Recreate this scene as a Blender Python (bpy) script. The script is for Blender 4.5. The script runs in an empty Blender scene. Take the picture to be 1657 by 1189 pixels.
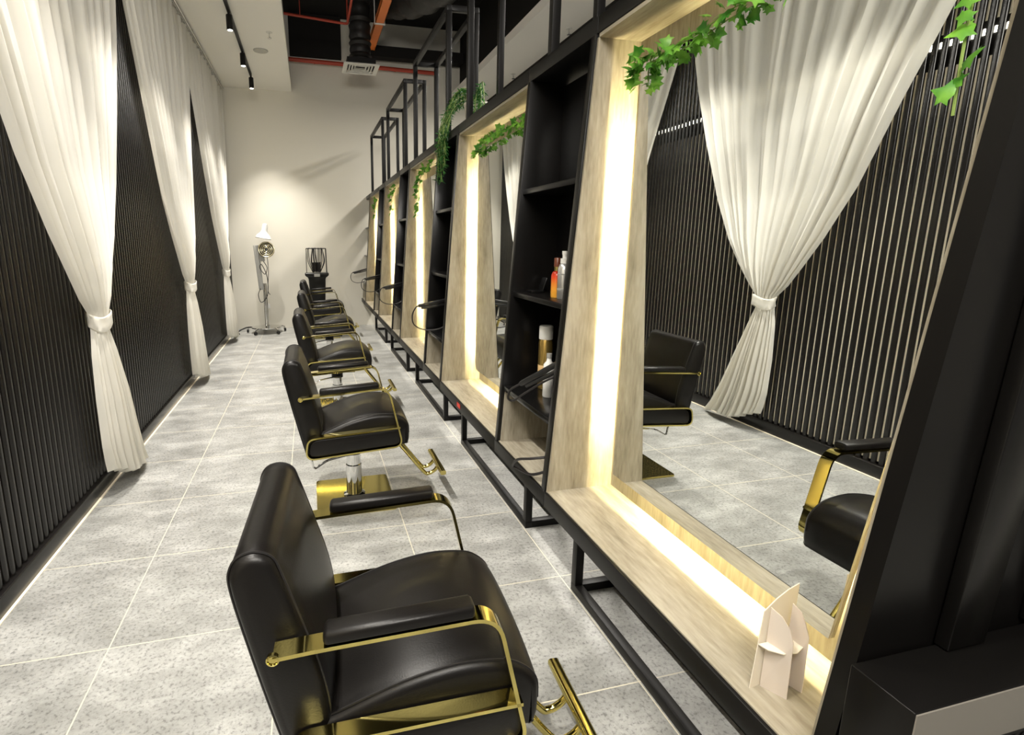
import bpy, bmesh, math, random
from mathutils import Vector, Matrix
random.seed(7)
PI = math.pi
SC = bpy.context.scene
COL = SC.collection

# ------------------------------------------------------------------ materials
def newmat(name):
    m = bpy.data.materials.new(name); m.use_nodes = True
    nt = m.node_tree; b = nt.nodes['Principled BSDF']
    return m, nt, b
def plain(name, col, rough=.5, metal=0., spec=.5, bump=0., bscale=60., coat=0.):
    m, nt, b = newmat(name)
    b.inputs['Base Color'].default_value = (*col, 1)
    b.inputs['Roughness'].default_value = rough
    b.inputs['Metallic'].default_value = metal
    b.inputs['Specular IOR Level'].default_value = spec
    b.inputs['Coat Weight'].default_value = coat
    tc = nt.nodes.new('ShaderNodeTexCoord')
    n = nt.nodes.new('ShaderNodeTexNoise'); n.inputs['Scale'].default_value = bscale
    nt.links.new(tc.outputs['Object'], n.inputs['Vector'])
    if bump:
        bp = nt.nodes.new('ShaderNodeBump'); bp.inputs['Strength'].default_value = bump
        bp.inputs['Distance'].default_value = .002
        nt.links.new(n.outputs['Fac'], bp.inputs['Height']); nt.links.new(bp.outputs['Normal'], b.inputs['Normal'])
    return m
def emis(name, col, st):
    m, nt, b = newmat(name)
    b.inputs['Base Color'].default_value = (*col, 1)
    b.inputs['Emission Color'].default_value = (*col, 1)
    b.inputs['Emission Strength'].default_value = st
    return m
def ramp(nt, stops):
    r = nt.nodes.new('ShaderNodeValToRGB'); e = r.color_ramp.elements
    while len(e) < len(stops): e.new(.5)
    for i, (p, c) in enumerate(stops):
        e[i].position = p; e[i].color = (*c, 1)
    return r
def mathn(nt, op, a, b=None, c=None):
    n = nt.nodes.new('ShaderNodeMath'); n.operation = op
    for i, v in enumerate((a, b, c)):
        if v is None: continue
        if isinstance(v, (int, float)): n.inputs[i].default_value = v
        else: nt.links.new(v, n.inputs[i])
    return n.outputs[0]

M = {}
M['leather'] = plain('black_leather', (.006, .0052, .0047), .35, 0, .28, .12, 260)
M['gold'] = plain('polished_gold', (.66, .56, .19), .09, 1.)
M['brass_dull'] = plain('brushed_brass', (.55, .5, .34), .3, 1.)
M['chrome'] = plain('chrome', (.75, .75, .74), .08, 1.)
M['black_metal'] = plain('black_powder_coat', (.005, .0046, .0043), .42, 0, .25)
M['black_panel'] = plain('black_laminate', (.005, .0046, .0043), .28, 0, .3)
M['lit_laminate'] = plain('black_laminate_lit', (.20, .185, .16), .35, 0, .5)  # grey stands for the light caught on the black ledge front
M['black_gloss'] = plain('black_gloss', (.006, .006, .006), .2, 0, .5)
M['slat'] = plain('black_slat', (.006, .005, .0045), .27, 0, .5)
M['slat_back'] = plain('cream_backing', (.88, .79, .62), .6)
M['paint'] = plain('warm_white_wall_paint', (.74, .71, .62), .75, 0, .3, .05, 40)
M['ceil'] = plain('white_ceiling_paint', (.88, .86, .80), .8, 0, .2)
M['void'] = plain('black_plenum_paint', (.012, .011, .010), .8, 0, .2)
M['red'] = plain('red_pipe_paint', (.42, .045, .018), .45)
M['orange'] = plain('orange_tray_paint', (.75, .19, .03), .45)
M['duct'] = plain('black_duct_wrap', (.014, .0125, .011), .5, 0, .5, 1., 30)
M['white_plastic'] = plain('white_plastic', (.8, .8, .77), .4)
M['grey_plastic'] = plain('grey_plastic', (.33, .33, .31), .4)
M['black_plastic'] = plain('black_plastic', (.014, .014, .014), .3)
M['cord'] = plain('black_cord_rubber', (.012, .010, .010), .45)
M['mirror'] = plain('mirror_silver', (.86, .88, .86), .004, 1.)
M['card'] = plain('cream_card', (.72, .66, .55), .8)
M['cardback'] = plain('greige_card', (.60, .53, .46), .8)
M['pot'] = plain('pale_clay', (.55, .52, .45), .7)
M['silver'] = plain('silver_bottle', (.66, .66, .66), .28, .8)
M['goldcan'] = plain('gold_can', (.75, .52, .16), .25, .9)
M['can_label'] = plain('can_label', (.62, .42, .20), .4)
M['browncap'] = plain('brown_cap', (.12, .03, .012), .3)
M['redlabel'] = plain('red_sticker', (.6, .03, .015), .5)
M['grille'] = plain('white_grille', (.72, .71, .66), .5)
M['grey_grille'] = plain('grey_grille', (.45, .44, .40), .6)
M['led'] = emis('led_strip', (1., .86, .47), 430.)
M['lamp'] = emis('lamp_lens', (1., .95, .85), 30.)
M['tube'] = emis('tube_lamp', (1., .93, .78), 12.)
M['stitch'] = plain('seam_piping', (.009, .008, .008), .45)

# curtain cloth
m, nt, b = newmat('sheer_white_cloth')
b.inputs['Base Color'].default_value = (.86, .84, .77, 1); b.inputs['Roughness'].default_value = .75
b.inputs['Specular IOR Level'].default_value = .25
tr = nt.nodes.new('ShaderNodeBsdfTranslucent'); tr.inputs['Color'].default_value = (.8, .76, .66, 1)
mx = nt.nodes.new('ShaderNodeMixShader'); mx.inputs[0].default_value = .3
nt.links.new(b.outputs[0], mx.inputs[1]); nt.links.new(tr.outputs[0], mx.inputs[2])
nt.links.new(mx.outputs[0], nt.nodes['Material Output'].inputs['Surface'])
M['cloth'] = m

# amber bottle: orange with red top
m, nt, b = newmat('amber_bottle_liquid')
tc = nt.nodes.new('ShaderNodeTexCoord'); sp = nt.nodes.new('ShaderNodeSeparateXYZ')
nt.links.new(tc.outputs['Object'], sp.inputs[0])
r = ramp(nt, [(0., (.85, .42, .05)), (.035, (.85, .36, .04)), (.085, (.62, .05, .01)), (.12, (.25, .01, .005))])
nt.links.new(sp.outputs['Z'], r.inputs[0]); nt.links.new(r.outputs[0], b.inputs['Base Color'])
b.inputs['Roughness'].default_value = .12
M['amber'] = m

# wood laminate, vertical or along grain
def wood(name, stretch):
    m, nt, b = newmat(name)
    tc = nt.nodes.new('ShaderNodeTexCoord'); mp = nt.nodes.new('ShaderNodeMapping')
    mp.inputs['Scale'].default_value = stretch
    nt.links.new(tc.outputs['Object'], mp.inputs[0])
    n = nt.nodes.new('ShaderNodeTexNoise'); n.inputs['Scale'].default_value = 3.; n.inputs['Detail'].default_value = 8
    n.inputs['Roughness'].default_value = .62; n.inputs['Distortion'].default_value = .3
    nt.links.new(mp.outputs[0], n.inputs['Vector'])
    n2 = nt.nodes.new('ShaderNodeTexNoise'); n2.inputs['Scale'].default_value = 22.; n2.inputs['Detail'].default_value = 5
    nt.links.new(mp.outputs[0], n2.inputs['Vector'])
    a = mathn(nt, 'MULTIPLY', n.outputs['Fac'], .68); c = mathn(nt, 'MULTIPLY_ADD', n2.outputs['Fac'], .32, a)
    r = ramp(nt, [(.33, (.18, .155, .110)), (.48, (.29, .26, .198)), (.62, (.39, .355, .28))])
    nt.links.new(c, r.inputs[0]); nt.links.new(r.outputs[0], b.inputs['Base Color'])
    b.inputs['Roughness'].default_value = .5; b.inputs['Specular IOR Level'].default_value = .3
    return m
M['wood_v'] = wood('greyed_oak_vertical', (5., 5., .7))
M['wood_y'] = wood('greyed_oak_lengthwise', (5., .7, 5.))

# floor tiles 0.6 m with cream grout
m, nt, b = newmat('grey_stone_tile')
tc = nt.nodes.new('ShaderNodeTexCoord'); sp = nt.nodes.new('ShaderNodeSeparateXYZ')
nt.links.new(tc.outputs['Object'], sp.inputs[0])
def gl(o):
    f = mathn(nt, 'FRACT', mathn(nt, 'DIVIDE', mathn(nt, 'ADD', o, 60.), .6))
    d = mathn(nt, 'ABSOLUTE', mathn(nt, 'SUBTRACT', f, .5))
    return mathn(nt, 'GREATER_THAN', d, .4962)
g = mathn(nt, 'MAXIMUM', gl(sp.outputs['X']), gl(sp.outputs['Y']))
n = nt.nodes.new('ShaderNodeTexNoise'); n.inputs['Scale'].default_value = 2.6; n.inputs['Detail'].default_value = 9; n.inputs['Roughness'].default_value = .68
mp = nt.nodes.new('ShaderNodeMapping'); mp.inputs['Scale'].default_value = (1.0, 1.7, 1)
nt.links.new(tc.outputs['Object'], mp.inputs[0]); nt.links.new(mp.outputs[0], n.inputs['Vector'])
n2 = nt.nodes.new('ShaderNodeTexNoise'); n2.inputs['Scale'].default_value = 75.; n2.inputs['Detail'].default_value = 8; n2.inputs['Roughness'].default_value = .7
nt.links.new(tc.outputs['Object'], n2.inputs['Vector'])
r1 = ramp(nt, [(.34, (.235, .235, .220)), (.5, (.34, .34, .322)), (.64, (.47, .47, .448))])
nt.links.new(n.outputs['Fac'], r1.inputs[0])
r2 = ramp(nt, [(.38, (.50, .50, .50)), (.475, (.93, .93, .93)), (.7, (1.08, 1.08, 1.08))])
nt.links.new(n2.outputs['Fac'], r2.inputs[0])
mul = nt.nodes.new('ShaderNodeMix'); mul.data_type = 'RGBA'; mul.blend_type = 'MULTIPLY'; mul.inputs[0].default_value = 1.
nt.links.new(r1.outputs[0], mul.inputs[6]); nt.links.new(r2.outputs[0], mul.inputs[7])
mg = nt.nodes.new('ShaderNodeMix'); mg.data_type = 'RGBA'
nt.links.new(g, mg.inputs[0]); nt.links.new(mul.outputs[2], mg.inputs[6]); mg.inputs[7].default_value = (.62, .58, .46, 1)
nt.links.new(mg.outputs[2], b.inputs['Base Color'])
b.inputs['Roughness'].default_value = .33; b.inputs['Specular IOR Level'].default_value = .45
bp = nt.nodes.new('ShaderNodeBump'); bp.inputs['Strength'].default_value = .12; bp.inputs['Distance'].default_value = .003
nt.links.new(n2.outputs['Fac'], bp.inputs['Height']); nt.links.new(bp.outputs['Normal'], b.inputs['Normal'])
M['floor'] = m

# leaves
def leafmat(name, c0, c1, sc):
    m, nt, b = newmat(name)
    tc = nt.nodes.new('ShaderNodeTexCoord'); n = nt.nodes.new('ShaderNodeTexNoise'); n.inputs['Scale'].default_value = sc
    nt.links.new(tc.outputs['Object'], n.inputs['Vector'])
    r = ramp(nt, [(.38, c0), (.62, c1)]); nt.links.new(n.outputs['Fac'], r.inputs[0])
    nt.links.new(r.outputs[0], b.inputs['Base Color']); b.inputs['Roughness'].default_value = .4
    tr = nt.nodes.new('ShaderNodeBsdfTranslucent'); nt.links.new(r.outputs[0], tr.inputs['Color'])
    mx = nt.nodes.new('ShaderNodeMixShader'); mx.inputs[0].default_value = .3
    nt.links.new(b.outputs[0], mx.inputs[1]); nt.links.new(tr.outputs[0], mx.inputs[2])
    nt.links.new(mx.outputs[0], nt.nodes['Material Output'].inputs['Surface'])
    return m
M['ivy'] = leafmat('ivy_green', (.05, .22, .02), (.22, .50, .06), 14.)
M['trail'] = leafmat('dark_trailing_green', (.02, .10, .02), (.07, .24, .05), 18.)
M['stem'] = plain('vine_stem', (.22, .32, .08), .6)

# ------------------------------------------------------------------ mesh builder
class MB:
    def __init__(s): s.v = []; s.f = []; s.sm = []
    def add(s, vs, fs, smooth=False):
        o = len(s.v); s.v += [tuple(v) for v in vs]
        for f in fs: s.f.append([i + o for i in f]); s.sm.append(smooth)
        return s
    def box(s, x0, x1, y0, y1, z0, z1):
        vs = [(x, y, z) for x in (x0, x1) for y in (y0, y1) for z in (z0, z1)]
        return s.add(vs, [(0, 1, 3, 2), (4, 6, 7, 5), (0, 4, 5, 1), (2, 3, 7, 6), (0, 2, 6, 4), (1, 5, 7, 3)])
    def hexa(s, bot, top):
        vs = list(bot) + list(top)
        return s.add(vs, [(3, 2, 1, 0), (4, 5, 6, 7), (0, 1, 5, 4), (1, 2, 6, 5), (2, 3, 7, 6), (3, 0, 4, 7)])
    def tube(s, pts, r, n=8, closed=False, rs=None):
        pts = [Vector(p) for p in pts]; N = len(pts); rings = []
        up = None
        for i in range(N):
            if closed: t = pts[(i + 1) % N] - pts[i - 1]
            else: t = pts[min(i + 1, N - 1)] - pts[max(i - 1, 0)]
            t.normalize()
            if up is None:
                up = Vector((0, 0, 1)) if abs(t.z) < .9 else Vector((1, 0, 0))
            a = (up - t * up.dot(t))
            if a.length < 1e-5: a = t.orthogonal()
            a.normalize(); up = a; c = t.cross(a)
            rr = rs[i] if rs else r
            rings.append([pts[i] + (a * math.cos(2 * PI * k / n) + c * math.sin(2 * PI * k / n)) * rr for k in range(n)])
        vs = [v for q in rings for v in q]; fs = []
        for i in range(N if closed else N - 1):
            j = (i + 1) % N
            for k in range(n): fs.append((i * n + k, i * n + (k + 1) % n, j * n + (k + 1) % n, j * n + k))
        if not closed:
            fs.append(tuple(range(n))[::-1]); fs.append(tuple((N - 1) * n + k for k in range(n)))
        return s.add(vs, fs, True)
    def lathe(s, prof, c=(0, 0, 0), n=24, mat=None):
        vs = []; fs = []
        for r, z in prof:
            for k in range(n):
                a = 2 * PI * k / n; vs.append(Vector((r * math.cos(a), r * math.sin(a), z)))
        for i in range(len(prof) - 1):
            for k in range(n): fs.append((i * n + k, i * n + (k + 1) % n, (i + 1) * n + (k + 1) % n, (i + 1) * n + k))
        fs.append(tuple(range(n))[::-1]); fs.append(tuple((len(prof) - 1) * n + k for k in range(n)))
        if mat is not None: vs = [mat @ v for v in vs]
        vs = [v + Vector(c) for v in vs]
        return s.add(vs, fs, True)
    def loft(s, rings, cap=True, smooth=True):
        n = len(rings[0]); vs = [v for r in rings for v in r]; fs = []
        for i in range(len(rings) - 1):
            for k in range(n): fs.append((i * n + k, i * n + (k + 1) % n, (i + 1) * n + (k + 1) % n, (i + 1) * n + k))
        if cap:
            fs.append(tuple(range(n))[::-1]); fs.append(tuple((len(rings) - 1) * n + k for k in range(n)))
        return s.add(vs, fs, smooth)
    def mesh(s, name, autosmooth=True):
        me = bpy.data.meshes.new(name); me.from_pydata(s.v, [], s.f)
        bm = bmesh.new(); bm.from_mesh(me)
        bmesh.ops.recalc_face_normals(bm, faces=bm.faces)
        for f, sm in zip(bm.faces, s.sm): f.smooth = sm
        for e in bm.edges:
            if len(e.link_faces) == 2 and e.calc_face_angle(0) > .7: e.smooth = False
        bm.to_mesh(me); bm.free(); return me
    def build(s, name, mat, parent=None, loc=None, bevel=0., seg=2):
        o = bpy.data.objects.new(name, s.mesh(name)); COL.objects.link(o)
        if bevel:
            bm = bmesh.new(); bm.from_mesh(o.data)
            es = [e for e in bm.edges if len(e.link_faces) == 2 and e.calc_face_angle(0) > .6]
            bmesh.ops.bevel(bm, geom=es, offset=bevel, segments=seg, profile=.5, affect='EDGES')
            for f in bm.faces: f.smooth = True
            bm.to_mesh(o.data); bm.free()
            o.data.set_sharp_from_angle(angle=math.radians(50))
        mm = mat if not isinstance(mat, str) else M[mat]
        o.data.materials.append(mm)
        if parent: o.parent = parent
        if loc: o.location = loc
        return o
def tag(o, label=None, cat=None, group=None, kind=None):
    if label: o['label'] = label
    if cat: o['category'] = cat
    if group: o['group'] = group
    if kind: o['kind'] = kind
    return o
def empty(name, loc=(0, 0, 0), label=None, cat=None, group=None):
    o = bpy.data.objects.new(name, None); COL.objects.link(o); o.location = loc; o.empty_display_size = .1
    return tag(o, label, cat, group)
def copy_tree(o, parent=None):
    c = o.copy(); COL.objects.link(c)
    if parent: c.parent = parent
    for ch in list(kids.get(o.name, [])): copy_tree(ch, c)
    return c
kids = {}
def scan():
    kids.clear()
    for o in bpy.data.objects:
        if o.parent: kids.setdefault(o.parent.name, []).append(o)
def struct(o): o['kind'] = 'structure'; return o
def smoothpath(pts, k=6, closed=False):
    P = [Vector(p) for p in pts]; out = []; N = len(P)
    for i in range(N if closed else N - 1):
        p0 = P[(i - 1) % N] if closed or i > 0 else P[i]
        p1 = P[i]; p2 = P[(i + 1) % N]
        p3 = P[(i + 2) % N] if closed or i + 2 < N else p2
        for j in range(k):
            t = j / k; t2 = t * t; t3 = t2 * t
            out.append(.5 * ((2 * p1) + (-p0 + p2) * t + (2 * p0 - 5 * p1 + 4 * p2 - p3) * t2 + (-p0 + 3 * p1 - 3 * p2 + p3) * t3))
    if not closed: out.append(P[-1])
    return out
def fillet(pts, r, k=5, closed=False):
    P = [Vector(p) for p in pts]; out = []; N = len(P)
    for i in range(N):
        if not closed and i in (0, N - 1): out.append(P[i]); continue
        a = P[i - 1] - P[i]; b = P[(i + 1) % N] - P[i]
        rr = min(r[i] if isinstance(r, (list, tuple)) else r, a.length * .49, b.length * .49)
        A = P[i] + a.normalized() * rr; B = P[i] + b.normalized() * rr
        for j in range(k + 1):
            t = j / k; out.append(A * (1 - t) ** 2 + P[i] * 2 * t * (1 - t) + B * t * t)
    return out

# ------------------------------------------------------------------ room
FW = 7.58     # far wall
b = MB(); b.box(-.60, 5.2, -3.2, 7.72, -.05, 0); o = struct(b.build('floor', 'floor'))
b = MB(); b.box(-.60, 5.2, FW, FW + .12, 0, 5.0); struct(b.build('wall_far', 'paint'))
b = MB(); b.box(5.0, 5.2, -3.2, FW, 0, 5.0); struct(b.build('wall_right', 'paint'))
# left wall: backing with slats
b = MB(); b.box(-.62, -.505, -3.2, FW, 0, 3.8); wl = struct(b.build('wall_left', 'void'))
b = MB()
b.box(-.505, -.500, -3.2, FW, .10, 2.42); b.box(-.505, -.500, -3.2, FW, 2.60, 3.8)
b.build('backing_panel', 'slat_back', wl)
b = MB(); y = -1.62
while y < FW - .03:
    P = [(-.499, y), (-.493, y)] + [(-.493 + .011 * math.sin(a), y + .017 - .017 * math.cos(a)) for a in (.5, .95, 1.35, 1.79, 2.19, 2.64)] + [(-.493, y + .034), (-.499, y + .034)]
    k = len(P)
    b.add([(p[0], p[1], .085) for p in P] + [(p[0], p[1], 3.8) for p in P], [(i, (i + 1) % k, k + (i + 1) % k, k + i) for i in range(k)], True)
    b.add([(p[0], p[1], .085) for p in P], [tuple(range(k))])
    y += .05
sl = b.build('slats', 'slat', wl); sl['label'] = 'black vertical slats covering the left wall'
b = MB(); b.box(-.504, -.500, -1.5, 7.4, 2.53, 2.56)
t = b.build('tube_lamp', 'tube', wl); t['label'] = 'thin lamp glowing through the gaps between slats'
b = MB(); b.box(-.500, -.462, -3.2, FW, 0, .085); struct(b.build('baseboard_left', 'slat', bevel=.004))
b = MB(); b.box(-.462, -.449, -3.2, FW, 0, .004); struct(b.build('trim_1', M['slat_back']))
# ceilings
b = MB(); b.box(-.62, .62, -3.2, FW, 3.82, 3.96); struct(b.build('ceiling', 'ceil'))
b = MB(); b.box(3.20, 5.0, .2, FW, 3.80, 3.90); struct(b.build('ceiling.001', 'ceil'))
b = MB(); b.box(-.62, 5.2, -3.2, 7.72, 4.95, 5.05); struct(b.build('ceiling.002', 'void'))
# dark partition behind the station row on the far aisle side
b = MB(); b.box(3.80, 3.88, .2, FW, 2.55, 3.80); struct(b.build('wall_back_of_row', 'void'))
b = MB(); b.box(3.42, 5.0, -1.5, FW, 3.90, 4.95); struct(b.build('wall_plenum', 'void'))

# ------------------------------------------------------------------ ceiling services
def thing1(b, name, mat, label, cat, group=None, **k):
    return tag(b.build(name, mat, **k), label, cat, group)
b = MB(); b.tube([(.60, FW - .10, 4.27), (2.95, FW - .10, 4.235)], .032, 10)
b.tube([(1.0, FW, 4.265), (1.0, FW - .10, 4.265)], .012, 6); b.tube([(2.3, FW, 4.245), (2.3, FW - .10, 4.245)], .012, 6)
thing1(b, 'sprinkler_pipe', 'red', 'long red pipe running along the far wall behind the ceiling vent', 'pipe')
b = MB(); b.tube(fillet([(.45, 6.05, 4.40), (1.43, 6.22, 4.40), (1.42, 3.0, 4.40)], .05), .017, 8)
b.tube([(1.43, 6.2, 4.40), (1.43, 6.2, 4.95)], .010, 6); b.tube([(.8, 6.11, 4.4), (.8, 6.11, 4.95)], .006, 6)
thing1(b, 'sprinkler_pipe', 'red', 'thin dark red pipe bent at a corner under the black ceiling', 'pipe')
cab = empty('cable_tray', (1.87, 5.6, 4.45), 'orange cable tray hanging under the black ceiling', 'cable tray')
b = MB(); b.box(-.06, .06, -3.1, 1.65, -.02, -.012); b.box(-.06, -.054, -3.1, 1.65, -.02, .05); b.box(.054, .06, -3.1, 1.65, -.02, .05)
b.build('channel', 'orange', cab)
b = MB(); b.box(-.075, .075, .55, .58, -.035, -.022); b.tube([(-.07, .565, -.03), (-.07, .565, .5)], .006, 6); b.tube([(.07, .565, -.03), (.07, .565, .5)], .006, 6)
b.build('hanger', 'grille', cab)
# black flexible duct (lumpy) across the ceiling, and drop to the diffuser
b = MB()
pts = smoothpath([(1.62, 6.44, 4.9), (1.62, 6.44, 4.55), (1.62, 6.44, 4.2), (1.62, 6.44, 3.99)], 8)
b.tube(pts, .16, 20, rs=[.15 + .012 * math.sin(i * 2.6) for i in range(len(pts))])
thing1(b, 'air_duct', 'duct', 'black round duct dropping to the square ceiling vent', 'duct')
b = MB()
pts = smoothpath([(2.05, 6.6, 4.95), (2.3, 5.9, 4.72), (2.6, 5.0, 4.62), (3.0, 4.0, 4.6), (3.3, 3.0, 4.6)], 8)
b.tube(pts, .3, 20, rs=[.26 + .02 * math.sin(i * 1.9) for i in range(len(pts))])
thing1(b, 'air_duct', 'duct', 'thick crumpled black duct above the orange cable tray', 'duct')
b = MB(); b.box(.62, 1.42, FW - .12, FW - .002, 4.34, 4.94); thing1(b, 'ceiling_beam', 'void', 'black beam box above the red pipe, left of the vent', 'beam')
b = MB(); b.box(1.8, 3.4, FW - .3, FW - .1, 4.36, 4.52); thing1(b, 'ceiling_beam', 'void', 'black horizontal beam above the red pipe, right of the vent', 'beam')
ac = empty('ceiling_vent', (1.615, 6.44, 3.90), 'square white ceiling vent with louvred frame below a black duct', 'vent')
b = MB()
for r0, r1, z0, z1 in ((.25, .19, 0, .012), (.165, .15, .004, .03), (.125, .11, .01, .035), (.085, .07, .016, .04)):
    ring = lambda r, z: [(-r, -r, z), (r, -r, z), (r, r, z), (-r, r, z)]
    b.add(ring(r0, z0) + ring(r1, z0) + ring(r1, z1) + ring(r0, z1),
          [(0, 1, 5, 4), (1, 2, 6, 5), (2, 3, 7, 6), (3, 0, 4, 7), (4, 5, 9, 8), (5, 6, 10, 9), (6, 7, 11, 10), (7, 4, 8, 11), (0, 12, 13, 1), (1, 13, 14, 2), (2, 14, 15, 3), (3, 15, 12, 0), (8, 9, 13, 12), (9, 10, 14, 13), (10, 11, 15, 14), (11, 8, 12, 15)])
b.build('louvre', 'grille', ac)
b = MB(); b.box(-.2, .2, -.2, .2, .04, .10); b.build('plenum_box', 'black_metal', ac)
b = MB(); b.lathe([(.0, 0), (.085, 0), (.09, .006), (.09, .012)], n=28)
thing1(b, 'ceiling_speaker', 'grey_grille', 'flat round white speaker grille in the white ceiling strip', 'speaker', loc=(.30, 5.72, 3.807))
def pendant_sprinkler(loc, label):
    e = empty('fire_sprinkler', loc, label, 'sprinkler')
    b = MB(); b.lathe([(.035, -.004), (.035, 0)], n=14); b.build('escutcheon', 'grille', e)
    b = MB(); b.lathe([(.008, -.05), (.008, -.004)], n=8); b.lathe([(.022, -.062), (.024, -.058), (.006, -.05)], n=12); b.build('deflector', 'chrome', e)
pendant_sprinkler((.445, 5.08, 3.82), 'small chrome sprinkler head in the left ceiling strip beside the round speaker')
pendant_sprinkler((3.70, 5.75, 3.80), 'small sprinkler head under the right soffit, above the second mirror station')
pendant_sprinkler((3.70, 4.05, 3.80), 'small sprinkler head under the right soffit, close to the nearest tall black post')

# track lights
b = MB(); b.box(.065, .095, -2.2, 6.75, 3.785, 3.82); thing1(b, 'lighting_track', 'black_metal', 'long thin black lighting track on the left white ceiling', 'light track')
def spot_mesh(parent):
    b = MB(); b.lathe([(.028, -.16), (.033, -.158), (.033, -.02), (.030, -.015)], n=20); b.build('housing', 'black_metal', parent)
    b = MB(); b.lathe([(.024, -.1615), (.024, -.1605)], n=18); b.build('lens', 'lamp', parent)
    b = MB(); b.box(-.012, .012, -.03, .03, -.02, 0); b.build('bracket', 'black_metal', parent)
SPY = [6.77, 5.73, 4.54, 3.35, 2.15, .95, -.25, -1.45]
spot0 = empty('track_spotlight', (.08, SPY[0], 3.785), 'black cylinder spotlight at the far end of the ceiling track', 'spotlight', 'spotlights on the ceiling track')
spot_mesh(spot0); scan()
for i, y in enumerate(SPY[1:]):
    c = copy_tree(spot0); c.location = (.08, y, 3.785)
    c['label'] = ['middle black cylinder spotlight of the three visible on the track', 'nearest visible black cylinder spotlight, at the top edge of the photo'][i] if i < 2 else 'black cylinder spotlight on the ceiling track above the photo frame'

# ------------------------------------------------------------------ curtains
def curtain(name, yc, seed, label, n=12):
    rnd = random.Random(seed)
    e = empty(name, (-.39, yc, 0), label, 'curtain', 'white tied curtains along the slatted wall')
    # rows: z, left y, right y, x centre, fold amplitude, bundle roundness
    R = [(3.74, -1.20, 1.19, -.035, .026, 0), (3.60, -1.19, 1.19, -.035, .028, 0), (3.2, -1.14, 1.14, -.035, .028, 0), (2.77, -.96, 1.02, -.03, .024, 0), (2.3, -.76, .85, -.025, .024, .01),
         (1.82, -.58, .64, -.015, .023, .02), (1.5, -.41, .46, -.005, .022, .04), (1.3, -.28, .31, .0, .02, .05), (1.16, -.18, .19, .0, .017, .05), (1.08, -.10, .11, .0, .012, .045), (1.02, -.085, .085, .0, .010, .04),
         (.97, -.09, .09, .0, .012, .04), (.85, -.11, .14, .0, .018, .05), (.6, -.12, .24, .0, .026, .06), (.3, -.11, .36, .0, .030, .06), (.12, -.09, .45, .0, .032, .055), (.02, -.07, .52, .0, .034, .05)]
    RR = []
    for i in range(len(R) - 1):
        for j in range(4):
            t = j / 4; RR.append([R[i][k] * (1 - t) + R[i + 1][k] * t for k in range(6)])
    RR.append(list(R[-1]))
    U = n * 12; ph = [rnd.uniform(-.5, .5) for _ in range(n + 2)]; am = [rnd.uniform(.55, 1.25) for _ in range(n + 2)]
    vs = []
    for z, yl, yr, xc, a, rd in RR:
        for i in range(U + 1):
            u = i / U; w = u * n; k = int(w); fr = w - k
            uu = u + .012 * math.sin(u * 17 + seed) + .006 * math.sin(z * 1.7 + u * 40)
            p = ph[k] * (1 - fr) + ph[k + 1] * fr; A = am[k] * (1 - fr) + am[k + 1] * fr
            s = math.sin(2 * PI * (w + p * .5) + .4 * math.sin(z * 1.3))
            s = math.copysign(abs(s) ** .8, s) * .85 + .22 * math.sin(2 * PI * w * 2.37 + seed + z)
            y = yl + (yr - yl) * uu
            x = xc + a * A * s + rd * math.sin(PI * min(1, max(0, u))) * 1.15
            zz = z + ((.13 * (1 - u) ** 1.5 + .02 * math.sin(u * 9 + seed) + .010 * s) * (1 - z / .35) if z < .35 else 0)
            vs.append((x, y, max(zz, .006)))
    fs = []
    for r in range(len(RR) - 1):
        for i in range(U): q = r * (U + 1) + i; fs.append((q, q + 1, q + U + 2, q + U + 1))
    b = MB(); b.add(vs, fs, True); b.build('drape', 'cloth', e)
    b = MB(); rings = []
    for z, s in ((.985, .96), (.992, 1.03), (1.02, 1.0), (1.045, 1.02), (1.062, 1.05), (1.068, .98)):
        rings.append([(.02 + .052 * s * math.cos(t), .098 * s * math.sin(t) + .012 * math.sin(5 * t + z * 60) * .4, z + .015 * math.sin(t * 2)) for t in [2 * PI * k / 28 for k in range(28)]])
    b.loft(rings, cap=False); b.build('tie_band', 'cloth', e)
    b = MB(); b.tube([(-.035, -1.18, 3.73), (-.02, -1.18, 3.755), (-.035, -1.18, 3.775)], .004, 5)
    h = b.build('curtain_hook', 'chrome', e)
    for i in range(1, 24):
        c = h.copy(); COL.objects.link(c); c.parent = e; c.location = (0, 2.36 * i / 23, 0)
    return e
curtain('curtain', 1.38, 1, 'large white curtain tied at the middle, nearest the camera on the left wall')
curtain('curtain', 3.78, 2, 'white tied curtain on the left wall, second from the camera')
curtain('curtain', 6.18, 3, 'white tied curtain farthest along the left wall, beside the hair lamp')
curtain('curtain', -1.04, 4, 'white tied curtain on the left wall beside the camera, out of the frame')
b = MB(); b.tube([(-.395, -2.2, 3.778), (-.395, 7.5, 3.778)], .008, 8)
for y in range(-2, 8): b.tube([(-.395, y + .2, 3.778), (-.395, y + .2, 3.82)], .005, 6)
thing1(b, 'curtain_rail', 'chrome', 'thin rail above the white curtains at the left ceiling edge', 'curtain rail')

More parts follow.
